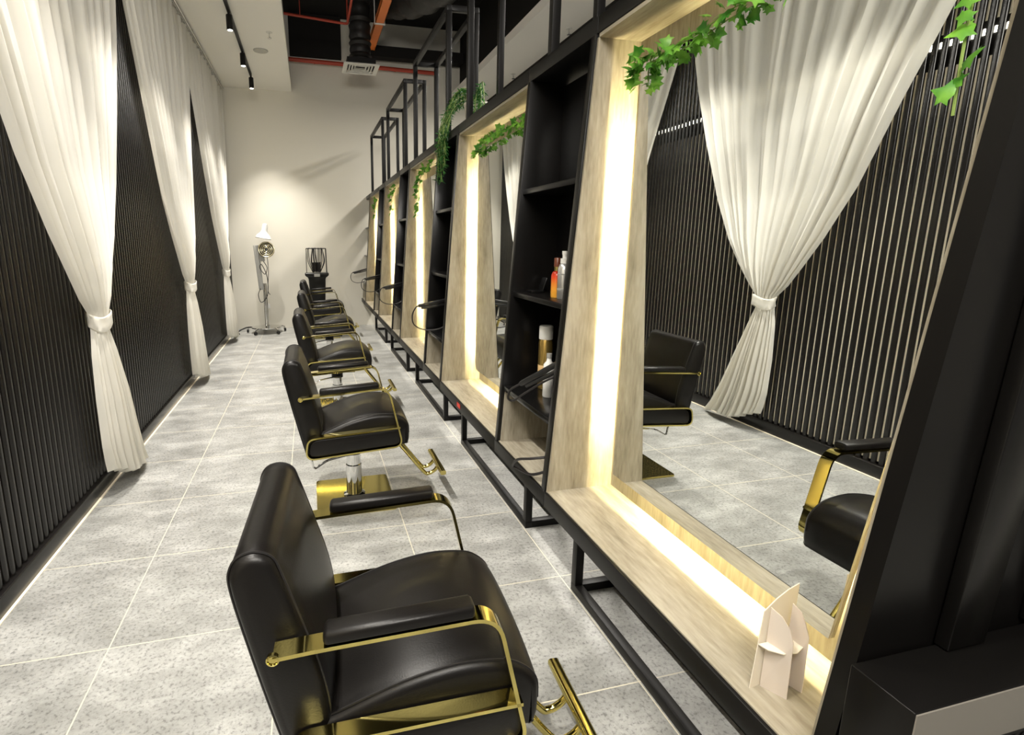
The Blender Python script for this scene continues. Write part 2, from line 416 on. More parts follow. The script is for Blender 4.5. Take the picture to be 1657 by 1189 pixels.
# ------------------------------------------------------------------ station row
XB, ZB = 1.652, .488      # foot of the leaning front
LEAN = .0706
def fx(z): return XB + (z - ZB) * LEAN
XBACK = 1.938; ZT = 2.153; ZTT = 2.222
PITCH = 1.775
Y0, Y1 = -1.29, -.133      # first niche, clear opening
DT = .043
def slab_y(b, y0, y1, z0, z1, x1, inset=0., sh=0.):   # panel across y, front edge follows the leaning face
    b.hexa([(fx(z0) + inset, y0, z0), (x1, y0, z0), (x1, y1, z0), (fx(z0) + inset, y1, z0)],
           [(fx(z1) + inset, y0 + sh, z1), (x1, y0 + sh, z1), (x1, y1 + sh, z1), (fx(z1) + inset, y1 + sh, z1)])
def station(k, label):
    o = PITCH * k; y0 = Y0 + o; y1 = Y1 + o
    e = empty('mirror_station', (1.8, (y0 + y1) / 2, .42), label, 'mirror station', 'lit mirror stations in a row')
    L = e.location
    def B(b, name, mat, **kw):
        ob = b.build(name, mat, e, **kw)
        me = ob.data
        for v in me.vertices: v.co -= L
        return ob
    b = MB(); b.box(XB + .004, XBACK, y0, y1, ZB - .022, ZB); B(b, 'counter', 'wood_y')
    n0 = -.058 if k == 0 else 0.
    for q0, q1, sh in ((y0 - .009, y0, n0), (y1, y1 + .009, 0.)):
        b = MB(); slab_y(b, q0, q1, ZB - .02, ZT, XBACK, .003, sh); B(b, 'side_panel', 'wood_v')
    b = MB(); b.box(fx(ZT) + .004, XBACK, y0 + n0, y1, ZT, ZT + .012); B(b, 'top_panel', 'wood_y')
    b = MB(); b.hexa([(XBACK, y0 - .009, ZB - .02), (XBACK + .016, y0 - .009, ZB - .02), (XBACK + .016, y1 + .009, ZB - .02), (XBACK, y1 + .009, ZB - .02)], [(XBACK, y0 - .009 + n0, ZT + .012), (XBACK + .016, y0 - .009 + n0, ZT + .012), (XBACK + .016, y1 + .009, ZT + .012), (XBACK, y1 + .009, ZT + .012)]); B(b, 'back_panel', 'wood_v')
    g = .115
    ma, mb_ = (-1.140, -1.312) if k == 0 else (y0 + g, y0 + g)
    def mslab(b, x0, x1): b.hexa([(x0, ma, .592), (x1, ma, .592), (x1, y1 - g, .592), (x0, y1 - g, .592)], [(x0, mb_, 2.04), (x1, mb_, 2.04), (x1, y1 - g, 2.04), (x0, y1 - g, 2.04)])
    b = MB(); mslab(b, 1.87, 1.878); mr = B(b, 'mirror', 'mirror')
    b = MB(); mslab(b, 1.878, 1.888); b.box(1.888, XBACK, y0 + .32, y1 - .32, .82, 1.82); B(b, 'mirror_backing', 'wood_v')
    i = .076; x = 1.927; zz0, zz1 = .592 + i, 1.93
    b = MB(); b.tube([(x, mb_ + i, zz1), (x, ma + i, zz0 + .01), (x, ma + i + .01, zz0), (x, y1 - g - i - .01, zz0), (x, y1 - g - i, zz0 + .01), (x, y1 - g - i, zz1)], .005, 6)
    ls = B(b, 'light_strip', 'led'); ls['label'] = 'glowing warm light strip behind the mirror edge'
    # black edges of the front
    b = MB(); b.box(XB - .006, XB + .03, y0 - .0085, y1 + .0085, ZB - .066, ZB - .004); b.box(XB + .03, 2.0, y0, y1, ZB - .045, ZB - .024)
    B(b, 'front_rail', 'black_metal', bevel=.002)
    b = MB()
    b.box(fx(ZTT) - .004, 2.0, y0 - .0085, y1 + .0085, ZT + .014, ZTT)
    B(b, 'top_rail', 'black_metal', bevel=.002)
    b = MB(); b.box(XBACK + .017, XBACK + .03, y0 - .0085, y1 + .0085, ZB - .02, ZT + .02); B(b, 'outer_back', 'black_panel')
    return e
SL = ['nearest lit mirror station with the cardboard stand on its wooden counter', 'second lit mirror station from the camera, with a small red sticker on its edge',
      'third lit mirror station from the camera, ivy hanging in its top corner', 'fourth lit mirror station, one before the last at the far wall', 'farthest lit mirror station, next to the far white wall']
for k in range(5): station(k, SL[k])
def shelf_bay(k, label):
    y0 = Y1 + PITCH * k + .009; y1 = Y0 + PITCH * (k + 1) - .009     # outer faces incl dividers
    last = k == 4
    if last: y1 = FW - .012
    e = empty('shelving_unit', (1.8, (y0 + y1) / 2, .42), label, 'shelving unit', 'black shelving units between the mirror stations')
    L = e.location
    def B(b, name, mat, **kw):
        ob = b.build(name, mat, e, **kw)
        for v in ob.data.vertices: v.co -= L
        return ob
    t = .034
    b = MB(); slab_y(b, y0 + .0005, y0 + t, ZB - .004, ZT + .013, XBACK, -.004); B(b, 'side_panel', 'black_panel', bevel=.0015)
    if not last:
        b = MB(); slab_y(b, y1 - t, y1 - .0005, ZB - .004, ZT + .013, XBACK, -.004); B(b, 'side_panel', 'black_panel', bevel=.0015)
    ya, yb = y0 + t, (y1 - t if not last else y1)
    if not last:
        b = MB(); b.box(XBACK - .01, XBACK + .012, ya, yb, .75, ZT); B(b, 'back_panel', 'black_panel')
    for z in (1.232, 1.700):
        b = MB(); b.box(fx(z) + .008, XBACK - .01, ya, yb, z - .022, z); s = B(b, 'shelf', 'black_panel', bevel=.0015)
    b = MB(); b.box(fx(.76), XBACK - .01, ya, yb, .75, .775); B(b, 'bottom_shelf', 'black_gloss', bevel=.0015)
    b = MB(); b.box(XB + .004, XBACK, ya, yb, ZB - .022, ZB); B(b, 'base_board', 'wood_y')
    b = MB(); slab_y(b, yb - .012, yb - .001, ZB, .749, XBACK, .012); B(b, 'lower_lining', 'wood_v')
    if not last:
        b = MB(); b.box(XBACK - .008, XBACK + .004, ya, yb - .012, ZB, .749); B(b, 'lower_back', 'wood_v')
    b = MB(); b.box(XB - .006, XB + .03, y0 + .0005, y1 - .0005, ZB - .066, ZB - .004); B(b, 'front_rail', 'black_metal', bevel=.002)
    b = MB(); b.box(fx(ZTT) - .004, 2.0, y0 + .0005, y1 - .0005, ZT + .014, ZTT); B(b, 'top_rail', 'black_metal', bevel=.002)
    return e
BL = ['tall black shelving unit with bottles, between the first and second lit mirrors', 'black shelving unit between the second and third lit mirrors', 'black shelving unit between the third and fourth lit mirrors',
      'black shelving unit between the fourth and fifth lit mirrors', 'open-ended black shelves fixed against the far wall']
for k in range(5): shelf_bay(k, BL[k])
b = MB(); b.box(1.811, 1.821, -1.2, 7.5, 2.2225, 2.234)  # narrow pale strip giving the thin line along the unit top
thing1(b, 'pale_strip', 'white_plastic', 'thin pale strip lying along the top of the mirror row', 'metal strip')

# floor frames
def base_frame(y0, y1, label):
    e = empty('base_frame', (1.9, (y0 + y1) / 2, 0), label, 'metal frame', 'black box frames under the mirror row')
    L = e.location; w = .036; zt = ZB - .067
    X0, X1 = 1.806, 2.03
    def B(b, n):
        ob = b.build(n, 'black_metal', e, bevel=.0015)
        for v in ob.data.vertices: v.co -= L
    for yy in (y0, y1 - w):
        for xx in (X0, X1 - w):
            b = MB(); b.box(xx, xx + w, yy, yy + w, w, zt + .02 if xx > 1.9 else zt + .018); B(b, 'leg')
    for xx in (X0, X1 - w):
        b = MB(); b.box(xx, xx + w, y0, y1, 0, w); B(b, 'floor_rail')
    for yy in (y0, y1 - w):
        b = MB(); b.box(X0 + w, X1 - w, yy, yy + w, 0, w); B(b, 'cross_rail')
    return e
FL = ['black floor frame under the nearest lit mirror', 'black floor frame under the second lit mirror', 'black floor frame under the third lit mirror', 'black floor frame under the fourth lit mirror', 'black floor frame farthest away, under the last lit mirror']
for i, (a, c) in enumerate(((-1.29, -.09), (.414, 1.648), (2.16, 3.42), (3.93, 5.19), (5.73, 6.98))): base_frame(a, c, FL[i])

# open box frames on top
def top_frame(y0, y1, label, h=3.065):
    e = empty('box_frame', (1.89, (y0 + y1) / 2, ZTT), label, 'metal frame', 'tall open box frames on top of the mirror row')
    L = e.location; w = .036; X0, X1 = 1.772, 2.005
    def B(b, n):
        ob = b.build(n, 'black_metal', e, bevel=.0015)
        for v in ob.data.vertices: v.co -= L
    for yy in (y0, y1 - w):
        for xx in (X0, X1 - w):
            b = MB(); b.box(xx, xx + w, yy, yy + w, ZTT, h - w); B(b, 'post')
    for xx in (X0, X1 - w): b = MB(); b.box(xx, xx + w, y0, y1, h - w, h); B(b, 'long_bar')
    for yy in (y0, y1 - w): b = MB(); b.box(X0 + w, X1 - w, yy, yy + w, h - w, h); B(b, 'cross_bar')
    return e
TL = ['nearest open black box frame, cut off by the top of the photo', 'open black box frame on top of the second lit mirror', 'open black box frame behind the hanging plant, third from the camera',
      'open black box frame on the row, one before the farthest', 'farthest and smallest-looking open black box frame on the row']
for i, (a, c) in enumerate(((-1.52, -.29), (.25, 1.49), (1.985, 3.24), (3.74, 5.01), (5.46, 6.78))): top_frame(a, c, TL[i])
# loose sticker
b = MB(); b.box(XB - .0085, XB - .0065, 1.115, 1.185, ZB - .045, ZB - .018)
thing1(b, 'sticker', 'redlabel', 'small red sticker on the black edge of the second mirror station', 'sticker')

# near end: black end panel with pilasters and ledge cabinet
e = empty('end_panel', (1.8, -1.34, .42), 'tall black end panel closing the near end of the mirror row', 'panel')
L = e.location
def B2(b, n, mat='black_panel', **kw):
    ob = b.build(n, mat, e, **kw)
    for v in ob.data.vertices: v.co -= L
b = MB(); b.hexa([(fx(.5) - .006, -1.335, 0), (XBACK + .03, -1.335, 0), (XBACK + .03, -1.301, 0), (fx(.5) - .006, -1.301, 0)], [(fx(.5) - .006, -1.335, .5), (XBACK + .03, -1.335, .5), (XBACK + .03, -1.301, .5), (fx(.5) - .006, -1.301, .5)]); slab_y(b, -1.335, -1.301, .5, 2.6, XBACK + .03, -.006, -.074); B2(b, 'panel_board')
b = MB(); b.hexa([(1.835, -1.370, .76), (1.925, -1.370, .76), (1.925, -1.3470, .76), (1.835, -1.3470, .76)], [(1.835, -1.440, 2.6), (1.925, -1.440, 2.6), (1.925, -1.4095, 2.6), (1.835, -1.4095, 2.6)]); B2(b, 'pilaster', bevel=.002)
b = MB(); b.box(XBACK + .03, 2.6, -1.335, -1.301, 0, 2.6); B2(b, 'rear_board', bevel=.0015)
b = MB(); b.box(2.07, 2.16, -1.362, -1.336, .76, 2.6); B2(b, 'pilaster', bevel=.002)
e = empty('ledge_cabinet', (2.0, -1.39, 0), 'low black ledge cabinet with padded tile front at the right edge of the photo', 'cabinet')
L = e.location
b = MB(); b.box(1.646, 2.6, -1.45, -1.348, .0, .757); B2(b, 'body', 'black_panel', bevel=.002)
b = MB(); b.box(1.648, 2.598, -1.4525, -1.4502, .668, .755); B2(b, 'front_fascia', 'lit_laminate')
for i in range(8):
    for j in range(3):
        x0 = 1.70 + i * .102; z1 = .658 - j * .102
        b = MB()
        b.hexa([(x0, -1.4505, z1 - .1), (x0 + .097, -1.4505, z1 - .1), (x0 + .097, -1.4505, z1), (x0, -1.4505, z1)],
               [(x0 + .014, -1.466, z1 - .086), (x0 + .086, -1.466, z1 - .086), (x0 + .086, -1.466, z1 - .014), (x0 + .014, -1.466, z1 - .014)])
        b.lathe([(.016, 0), (.014, .006), (.004, .009)], c=(x0 + .05, -1.466, z1 - .05), n=12, mat=Matrix.Rotation(PI / 2, 4, 'X'))
        B2(b, 'padded_tile', 'black_gloss', bevel=.003)

# ------------------------------------------------------------------ salon chair
def offs(P, d):   # inset closed polygon (x,z)
    n = len(P); out = []
    area = sum(P[i][0] * P[(i + 1) % n][1] - P[(i + 1) % n][0] * P[i][1] for i in range(n))
    sg = 1 if area > 0 else -1
    for i in range(n):
        a = Vector(P[i - 1]); p = Vector(P[i]); c = Vector(P[(i + 1) % n])
        t = (c - a).normalized(); nrm = Vector((-t.y, t.x)) * sg
        out.append((p.x + nrm.x * d, p.y + nrm.y * d))
    return out
def cushion(prof, hw, bulge, r=.018, ntop=10):
    ys = [(-hw, r), (-hw + .0035, r * .5), (-hw + .01, r * .18), (-hw + r, 0)] + [(-hw + r + (2 * hw - 2 * r) * i / ntop, 0) for i in range(1, ntop)] + [(hw - r, 0), (hw - .01, r * .18), (hw - .0035, r * .5), (hw, r)]
    rings = []
    for y, d in ys:
        P = offs(prof, d) if d else prof
        k = max(0, 1 - (abs(y) / hw) ** 2.5)
        rings.append([(x + bulge(x, z)[0] * k, y, z + bulge(x, z)[1] * k) for x, z in P])
    return rings
def sp2(P, k=4): return [(v.x, v.z) for v in smoothpath([(x, 0, z) for x, z in P], k, closed=True)]
def ribbon(b, path, th, y0, y1):
    P = [Vector((x, 0, z)) for x, z in path]; n = len(P); rings = []
    for i in range(n):
        t = (P[min(i + 1, n - 1)] - P[max(i - 1, 0)]).normalized(); q = Vector((-t.z, 0, t.x)) * th / 2
        a = P[i] + q; c = P[i] - q
        rings.append([(a.x, y0, a.z), (a.x, y1, a.z), (c.x, y1, c.z), (c.x, y0, c.z)])
    b.loft(rings, smooth=True)
def make_chair():
    e = empty('salon_chair', (.973, -.75, 0), cat='chair')
    # base plate
    b = MB(); q = fillet([(-.217, -.225, 0), (.217, -.225, 0), (.217, .225, 0), (-.217, .225, 0)], .02, 4, closed=True)
    b.loft([[(p.x, p.y, 0) for p in q], [(p.x, p.y, .009) for p in q], [(p.x * .994, p.y * .994, .012) for p in q]], smooth=False)
    bp = b.build('base_plate', 'gold', e); bp['label'] = 'square polished gold floor plate'
    b = MB(); b.lathe([(.062, .012), (.062, .018), (.05, .024), (.045, .026), (.045, .20), (.040, .205), (.040, .30)], n=32)
    b.build('pump_column', 'chrome', e)
    b = MB(); b.lathe([(.05, .27), (.05, .335)], n=24); b.box(-.15, .15, -.12, .12, .335, .358)
    mc = b.build('mount_plate', 'black_metal', e)
    b = MB(); b.tube(fillet([(.03, -.06, .285), (-.05, -.075, .285), (-.15, -.085, .27), (-.225, -.09, .225), (-.235, -.09, .30), (-.235, -.01, .30)], .02, 4), .0065, 8)
    b.build('pump_lever', 'chrome', e)
    # seat
    sp = sp2([(-.20, .372), (-.20, .46), (-.15, .486), (-.02, .533), (.10, .557), (.20, .553), (.248, .534), (.282, .498), (.289, .455), (.284, .395), (.25, .378), (.0, .374)], 4)
    def bl(x, z): return (.004 if x > .25 else 0, .017 * min(1, (x + .22) * 5) if z > .44 else 0)
    b = MB(); b.loft(cushion(sp, .231, bl)); st = b.build('seat', 'leather', e)
    for s in (-1, 1):
        pp = [p for p in offs(sp, .0005) if p[1] > .44]
        b = MB(); b.tube([(x, s * .215, z + .003) for x, z in sorted(pp, key=lambda p: p[0])], .0028, 5); b.build('piping', 'stitch', st)
    # backrest
    bk = sp2([(-.352, .80), (-.352, .838), (-.335, .866), (-.303, .875), (-.272, .862), (-.256, .825), (-.218, .70), (-.190, .60), (-.174, .50), (-.178, .40), (-.19, .352), (-.245, .348), (-.264, .40), (-.30, .55), (-.335, .71)], 4)
    def bb(x, z): return (.012 if (x > -.26 and z < .8 and z > .4) else 0, 0)
    b = MB(); b.loft(cushion(bk, .232, bb, .02)); br = b.build('backrest', 'leather', e)
    for s in (-1, 1):
        b = MB(); b.tube([(x, s * .2145, z) for x, z in offs(bk, -.0008)], .0028, 5, closed=True); b.build('piping', 'stitch', br)
    # side frames
    for s in (-1, 1):
        y0, y1 = (.236, .281) if s > 0 else (-.281, -.236)
        arm = fillet([(-.272, 0, .685), (-.20, 0, .692), (.172, 0, .716), (.246, 0, .392), (-.262, 0, .358), (-.245, 0, .468), (-.18, 0, .474), (.232, 0, .496)],
                     [0, .02, .055, .05, .085, .06, .05, 0], 8)
        b = MB(); ribbon(b, [(p.x, p.z) for p in arm], .0085, y0, y1)
        fr = b.build('side_frame', 'gold', e)
        b = MB(); rot = Matrix.Rotation(PI / 2, 4, 'X')
        b.lathe([(.006, -.006), (.012, -.005), (.0125, .004), (.0095, .005), (.008, .002)], c=(-.272, s * .277, .685), n=18, mat=rot if s < 0 else rot.inverted()); b.build('pivot_bolt', 'gold', fr)
        pn = fillet([(.225, 0, .485), (.237, 0, .403), (-.245, 0, .369), (-.232, 0, .458)], [.01, .035, .04, .04], 6, closed=True)
        yy = (.238, .272) if s > 0 else (-.272, -.238)
        b = MB(); b.loft([[(p.x, yy[0], p.z) for p in pn], [(p.x, yy[1], p.z) for p in pn]], smooth=False); b.build('side_pad', 'leather', e, bevel=.003)
        # arm pad
        b = MB(); rings = []
        for t, d in ((0, .012), (.01, .004), (.03, 0), (.5, 0), (.97, 0), (.99, .004), (1, .012)):
            x = -.178 + .303 * t; zc = .6975 + (x + .20) * .0645 + .0045
            hw = .0245 - d; hz = .025 - d
            yc = (y0 + y1) / 2
            ring = fillet([(x, yc - hw, zc), (x, yc + hw, zc), (x, yc + hw, zc + hz), (x, yc - hw, zc + hz)], [.004, .004, .018, .018], 4, closed=True)
            rings.append([(p.x, p.y, p.z) for p in ring])
        b.loft(rings); b.build('arm_pad', 'leather', e)
    # foot rest
    b = MB()
    for y in (-.05, .05):
        b.tube(smoothpath([(.10, y * .8, .365), (.22, y, .355), (.27, y, .305), (.40, y, .135), (.435, y, .115), (.47, y, .13), (.49, y, .155)], 6), .011, 10)
    b.box(.20, .235, -.06, .06, .352, .372)
    b.build('footrest_arm', 'gold', e)
    b = MB(); rot = Matrix.Rotation(PI / 2, 4, 'X')
    q = fillet([(.478, 0, .150), (.512, 0, .150), (.512, 0, .176), (.478, 0, .176)], .010, 4, closed=True)
    b.loft([[(p.x, -.17, p.z) for p in q], [(p.x, .17, p.z) for p in q]], smooth=True)
    b.build('footrest_bar', 'gold', e)
    return e
chair = make_chair(); scan()
CL = ['nearest black leather salon chair with gold arms, in front of the camera', 'black leather salon chair with gold arms facing the second lit mirror',
      'black leather salon chair with gold arms facing the third lit mirror', 'black leather salon chair, one before the farthest in the row', 'farthest black leather salon chair, in front of the black trolley machine']
CY = [-.754, 1.00, 2.80, 4.66, 6.53]
for k in range(5):
    c = chair if k == 0 else copy_tree(chair)
    c.location = (.973, CY[k], 0); c['label'] = CL[k]; c['group'] = 'salon chairs facing the mirrors'; c['category'] = 'chair'
chair.rotation_euler = (0, 0, math.radians(-3.5)); chair.location.x = .963

# ------------------------------------------------------------------ hair lamp on wheels
e = empty('hair_processor', (.05, 7.10, 0), 'white and chrome hair processor lamp on a wheeled stand by the far wall', 'hair lamp')
b = MB(); b.lathe([(.20, .075), (.235, .085), (.235, .10), (.12, .115), (.03, .13)], n=36); b.build('base_disc', 'chrome', e)
for k, a in enumerate((20, 100, 170, 240, 310)):
    a = math.radians(a); cx, cy = .30 * math.cos(a), .30 * math.sin(a)
    b = MB(); b.tube([(.20 * math.cos(a), .20 * math.sin(a), .088), (.26 * math.cos(a), .26 * math.sin(a), .09), (cx, cy, .07)], .012, 8); b.build('foot', 'chrome', e)
    b = MB(); b.lathe([(.012, -.012), (.028, -.012), (.028, .012), (.012, .012)], c=(cx, cy, .029), n=16, mat=Matrix.Rotation(a, 4, 'Z') @ Matrix.Rotation(PI / 2, 4, 'Y')); b.build('caster', 'black_plastic', e)
b = MB(); b.tube([(0, 0, .12), (0, 0, .80)], .018, 12); b.tube([(.035, 0, .12), (.03, 0, .80)], .008, 8); b.build('pole', 'chrome', e)
b = MB(); b.loft([[(-.045 + x, y, .70) for x, y in ((-.03, -.03), (.035, -.03), (.035, .03), (-.03, .03))], [(-.09 + x, y, 1.40) for x, y in ((-.035, -.035), (.05, -.035), (.05, .035), (-.035, .035))]], smooth=False)
b.build('column_housing', 'grey_plastic', e, bevel=.008)
b = MB(); b.box(-.045, .035, -.06, .05, 1.15, 1.36); b.build('control_box', 'grey_plastic', e, bevel=.006)
b = MB(); R1 = Matrix.Rotation(math.radians(10), 4, 'Y')
b.lathe([(.115, 0), (.12, .012), (.10, .055), (.055, .10), (.045, .13), (.046, .19), (.035, .23), (.01, .24)], c=(.035, -.03, 1.50), n=28, mat=R1); b.build('lamp_hood', 'white_plastic', e)
b = MB()
rx = Matrix.Rotation(math.radians(80), 4, 'X')
for r, w in ((.115, .012), (.085, .008), (.06, .008), (.034, .008)):
    pts = [Vector((.075, -.09, 1.335)) + (rx @ Vector((r * math.cos(t), r * math.sin(t), 0))) for t in [2 * PI * k / 32 for k in range(32)]]
    b.tube(pts, w, 8, closed=True)
for t in range(6):
    a = t * PI / 3; b.tube([Vector((.075, -.09, 1.335)) + rx @ Vector((0.02 * math.cos(a), .02 * math.sin(a), 0)), Vector((.075, -.09, 1.335)) + rx @ Vector((.115 * math.cos(a), .115 * math.sin(a), 0))], .004, 6)
b.build('heating_ring', 'brass_dull', e)['label'] = 'round metal heating ring of coiled rods'
b = MB(); b.lathe([(.05, 0), (.11, .01), (.115, .04), (.06, .06)], c=(.075, -.085, 1.335), n=24, mat=Matrix.Rotation(math.radians(-100), 4, 'X')); b.build('ring_shell', 'black_plastic', e)
b = MB(); b.tube(smoothpath([(.02, -.06, 1.15), (.07, -.08, 1.05), (.03, -.07, .95), (-.04, -.07, 1.05), (-.01, -.06, 1.1), (.06, -.05, .9), (.05, -.05, .62), (-.05, -.05, .5), (-.09, -.05, .62), (-.05, -.04, .72)], 6), .006, 6)
b.tube(smoothpath([(.08, -.06, 1.25), (.085, -.06, 1.0), (.06, -.05, .7), (.09, -.05, .62)], 6), .005, 6)
b.build('cord', 'cord', e)
b = MB(); b.tube(smoothpath([(-.20, 0, .09), (-.3, -.05, .10), (-.42, -.12, .05), (-.40, -.2, .02)], 6), .011, 6); b.build('floor_cord', 'cord', e)
b = MB(); b.box(-.04, .04, -.004, .0, -.04, .04); b.box(-.012, .012, -.007, -.004, -.015, .015)
thing1(b, 'wall_socket', 'white_plastic', 'small white wall socket behind the hair lamp', 'wall socket', loc=(.05, FW, .38))

# ------------------------------------------------------------------ perm machine
e = empty('perm_machine', (.885, 7.12, 0), 'tall black trolley machine with hanging cords behind the last chair', 'salon machine')
b = MB(); b.loft([[(x, y, z) for x, y in ((-w, -w * .8), (w, -w * .8), (w, w * .8), (-w, w * .8))] for w, z in ((.19, .06), (.16, .10), (.125, .14), (.12, .5), (.135, .86), (.15, .9))], smooth=False)
b.build('body', 'black_plastic', e, bevel=.01)
b = MB(); b.loft([[(x, y, z) for x, y in ((-w, -w * .75), (w, -w * .75), (w, w * .75), (-w, w * .75))] for w, z in ((.15, .89), (.185, .92), (.19, .955), (.18, .96))], smooth=False)
b.build('tray', 'black_plastic', e, bevel=.006)
b = MB(); b.box(-.045, .045, -.15, -.142, .905, .95); b.build('screen', 'grey_plastic', e)
b = MB()
for x in (-.16, .16):
    for y in (-.12, .12): b.tube([(x, y, .955), (x * .97, y, 1.35)], .005, 6)
b.tube([(-.155, -.12, 1.35), (.155, -.12, 1.35), (.155, .12, 1.35), (-.155, .12, 1.35)], .006, 6, closed=True)
for x in (-.06, .0, .06): b.tube([(x, -.12, 1.35), (x, .12, 1.35)], .004, 6)
b.build('wire_rack', 'black_metal', e)
for i in range(14):
    x = -.10 + .2 * i / 13 + random.uniform(-.01, .01); y = random.uniform(-.1, .06)
    b = MB(); w = random.uniform(.02, .05)
    b.tube(smoothpath([(x, y, 1.35), (x + random.uniform(-.03, .03), y - .02, 1.34), (x * (1 + random.uniform(0, .5)), y - .03, 1.15), (x * .6, y, .97)], 6), .006, 6)
    b.tube([(x * .62, y, 1.13), (x * .6, y, .98)], .011, 8)
    b.build('hanging_cord', 'cord', e)
for s in (-1, 1):
    for t in (-1, 1):
        b = MB(); b.lathe([(.01, -.012), (.03, -.012), (.03, .012), (.01, .012)], c=(s * .16, t * .12, .031), n=16, mat=Matrix.Rotation(PI / 2, 4, 'Y')); b.box(s * .16 - .01, s * .16 + .01, t * .12 - .01, t * .12 + .01, .045, .075)
        b.build('caster', 'black_plastic', e)

# ------------------------------------------------------------------ plants
def ivy_leaf(b, p, d, up, s):
    d = Vector(d).normalized(); up = Vector(up); side = d.cross(up)
    if side.length < 1e-3: side = d.orthogonal()
    side.normalize(); n = side.cross(d).normalized()
    o = [(0, 0), (.10, .30), (.0, .52), (.34, .42), (.50, .62), (.62, .26), (1.05, 0)]
    pts = [(x, y) for x, y in o] + [(x, -y) for x, y in o[-2:0:-1]]
    c = Vector(p) + d * s * .4 + n * s * .04
    vs = [c] + [Vector(p) + d * s * x + side * s * y - n * s * .28 * (abs(y) ** 1.3) - n * s * .12 * x * x for x, y in pts]
    k = len(pts)
    b.add(vs, [(0, 1 + i, 1 + (i + 1) % k) for i in range(k)], True)
def lance_leaf(b, p, d, up, s):
    d = Vector(d).normalized(); side = d.cross(Vector(up))
    if side.length < 1e-3: side = d.orthogonal()
    side.normalize(); n = side.cross(d).normalized()
    P = Vector(p)
    vs = [P, P + d * s * .35 + side * s * .13, P + d * s, P + d * s * .35 - side * s * .13, P + d * s * .4 - n * s * .05]
    b.add(vs, [(0, 1, 4), (1, 2, 4), (2, 3, 4), (3, 0, 4)], True)
def garland(path, label, dens, size, seed, spread=.03):
    rnd = random.Random(seed)
    P = smoothpath(path, 10); e = empty('ivy_garland', tuple(P[0]), label, 'artificial ivy', 'green ivy garlands on the mirrors'); L = P[0]
    b = MB(); b.tube([p - L for p in P], .0022, 5); b.build('vine', 'stem', e)
    b = MB(); tot = sum((P[i + 1] - P[i]).length for i in range(len(P) - 1)); N = int(tot * dens)
    for i in range(N):
        t = i / N * (len(P) - 1); k = int(t); p = P[k].lerp(P[min(k + 1, len(P) - 1)], t - k) - L
        d = Vector((-rnd.uniform(.2, 1.), rnd.uniform(-1, 1), rnd.uniform(-1., .6)))
        q = p + Vector((rnd.uniform(-spread, .2 * spread), rnd.uniform(-spread, spread), rnd.uniform(-spread, spread * .7)))
        ivy_leaf(b, q, d, (rnd.uniform(-1.4, -.2), rnd.uniform(-.6, .6), rnd.uniform(.0, 1)), size * rnd.uniform(.6, 1.15))
    b.build('foliage', 'ivy', e)
garland([(1.85, -.262, 1.985), (1.85, -.275, 2.04), (1.855, -.45, 2.03), (1.855, -.65, 2.05), (1.855, -.85, 2.06), (1.855, -1.12, 2.05)], 'green ivy garland along the top of the nearest mirror', 110, .038, 3, .02)
garland([(1.855, 1.54, 2.03), (1.855, 1.35, 2.06), (1.855, 1.1, 2.07), (1.855, .85, 2.06), (1.855, .62, 2.06)], 'green ivy garland across the top of the second mirror', 110, .038, 4, .022)
garland([(1.80, 2.55, 2.10), (1.78, 2.75, 2.07), (1.775, 2.95, 2.02), (1.775, 3.02, 1.93), (1.775, 3.03, 1.82), (1.775, 3.03, 1.72)], 'ivy strand dangling inside the top of the third mirror station', 85, .05, 5, .03)
garland([(1.80, 4.5, 2.10), (1.79, 4.65, 2.06), (1.785, 4.72, 1.98), (1.785, 4.73, 1.82)], 'ivy strand dangling in the fourth mirror station', 75, .05, 6, .03)
garland([(1.80, 6.3, 2.10), (1.79, 6.42, 2.04), (1.785, 6.46, 1.95), (1.785, 6.47, 1.80)], 'ivy strand dangling in the farthest mirror station', 75, .05, 8, .03)
garland([(1.80, -1.285, 2.07), (1.775, -1.27, 1.90), (1.765, -1.27, 1.78), (1.76, -1.275, 1.66)], 'few ivy leaves hanging at the near side of the first mirror', 30, .032, 12, .015)
# potted trailing plant
e = empty('trailing_plant', (1.915, 1.72, ZTT), 'potted plant with long trailing green strands on top of the mirror row', 'plant')
b = MB(); b.lathe([(.055, 0), (.07, .01), (.085, .13), (.09, .135), (.09, .15), (.08, .15)], n=28); b.build('pot', 'pot', e)
rnd = random.Random(21); bl = MB(); bs = MB()
def strand(pts, n, s0):
    P = smoothpath(pts, 8); bs.tube(P, .0025, 5)
    for i in range(n):
        t = (i + .5) / n * (len(P) - 1); k = int(t); p = P[k].lerp(P[min(k + 1, len(P) - 1)], t - k)
        for _ in range(3):
            d = Vector((rnd.uniform(-1, 1), rnd.uniform(-1, 1), rnd.uniform(-1.2, .2)))
            lance_leaf(bl, p, d, (rnd.uniform(-1, 1), rnd.uniform(-1, 1), 1), s0 * rnd.uniform(.7, 1.2))
for i in range(15):
    yy = .15 + .28 * rnd.random(); zz = -rnd.uniform(.0, .33); top = .15 + rnd.uniform(.02, .12)
    strand([(rnd.uniform(-.03, .03), rnd.uniform(-.03, .03), .14), (-.05, yy * .4, top), (-.11, yy * .75, top - .03), (-.165 + rnd.uniform(-.02, .02), yy, .02), (-.17, yy + rnd.uniform(-.02, .04), zz * .6), (-.165, yy + rnd.uniform(-.03, .06), zz)], 26, .038)
for i in range(9):
    yy = -rnd.uniform(.12, .34)
    strand([(rnd.uniform(-.03, .03), rnd.uniform(-.03, .03), .14), (-.02, yy * .5, .17 + rnd.uniform(0, .08)), (-.05, yy * .9, .13), (-.06, yy, .03)], 14, .036)
bs.build('stems', 'stem', e); bl.build('foliage', 'trail', e)

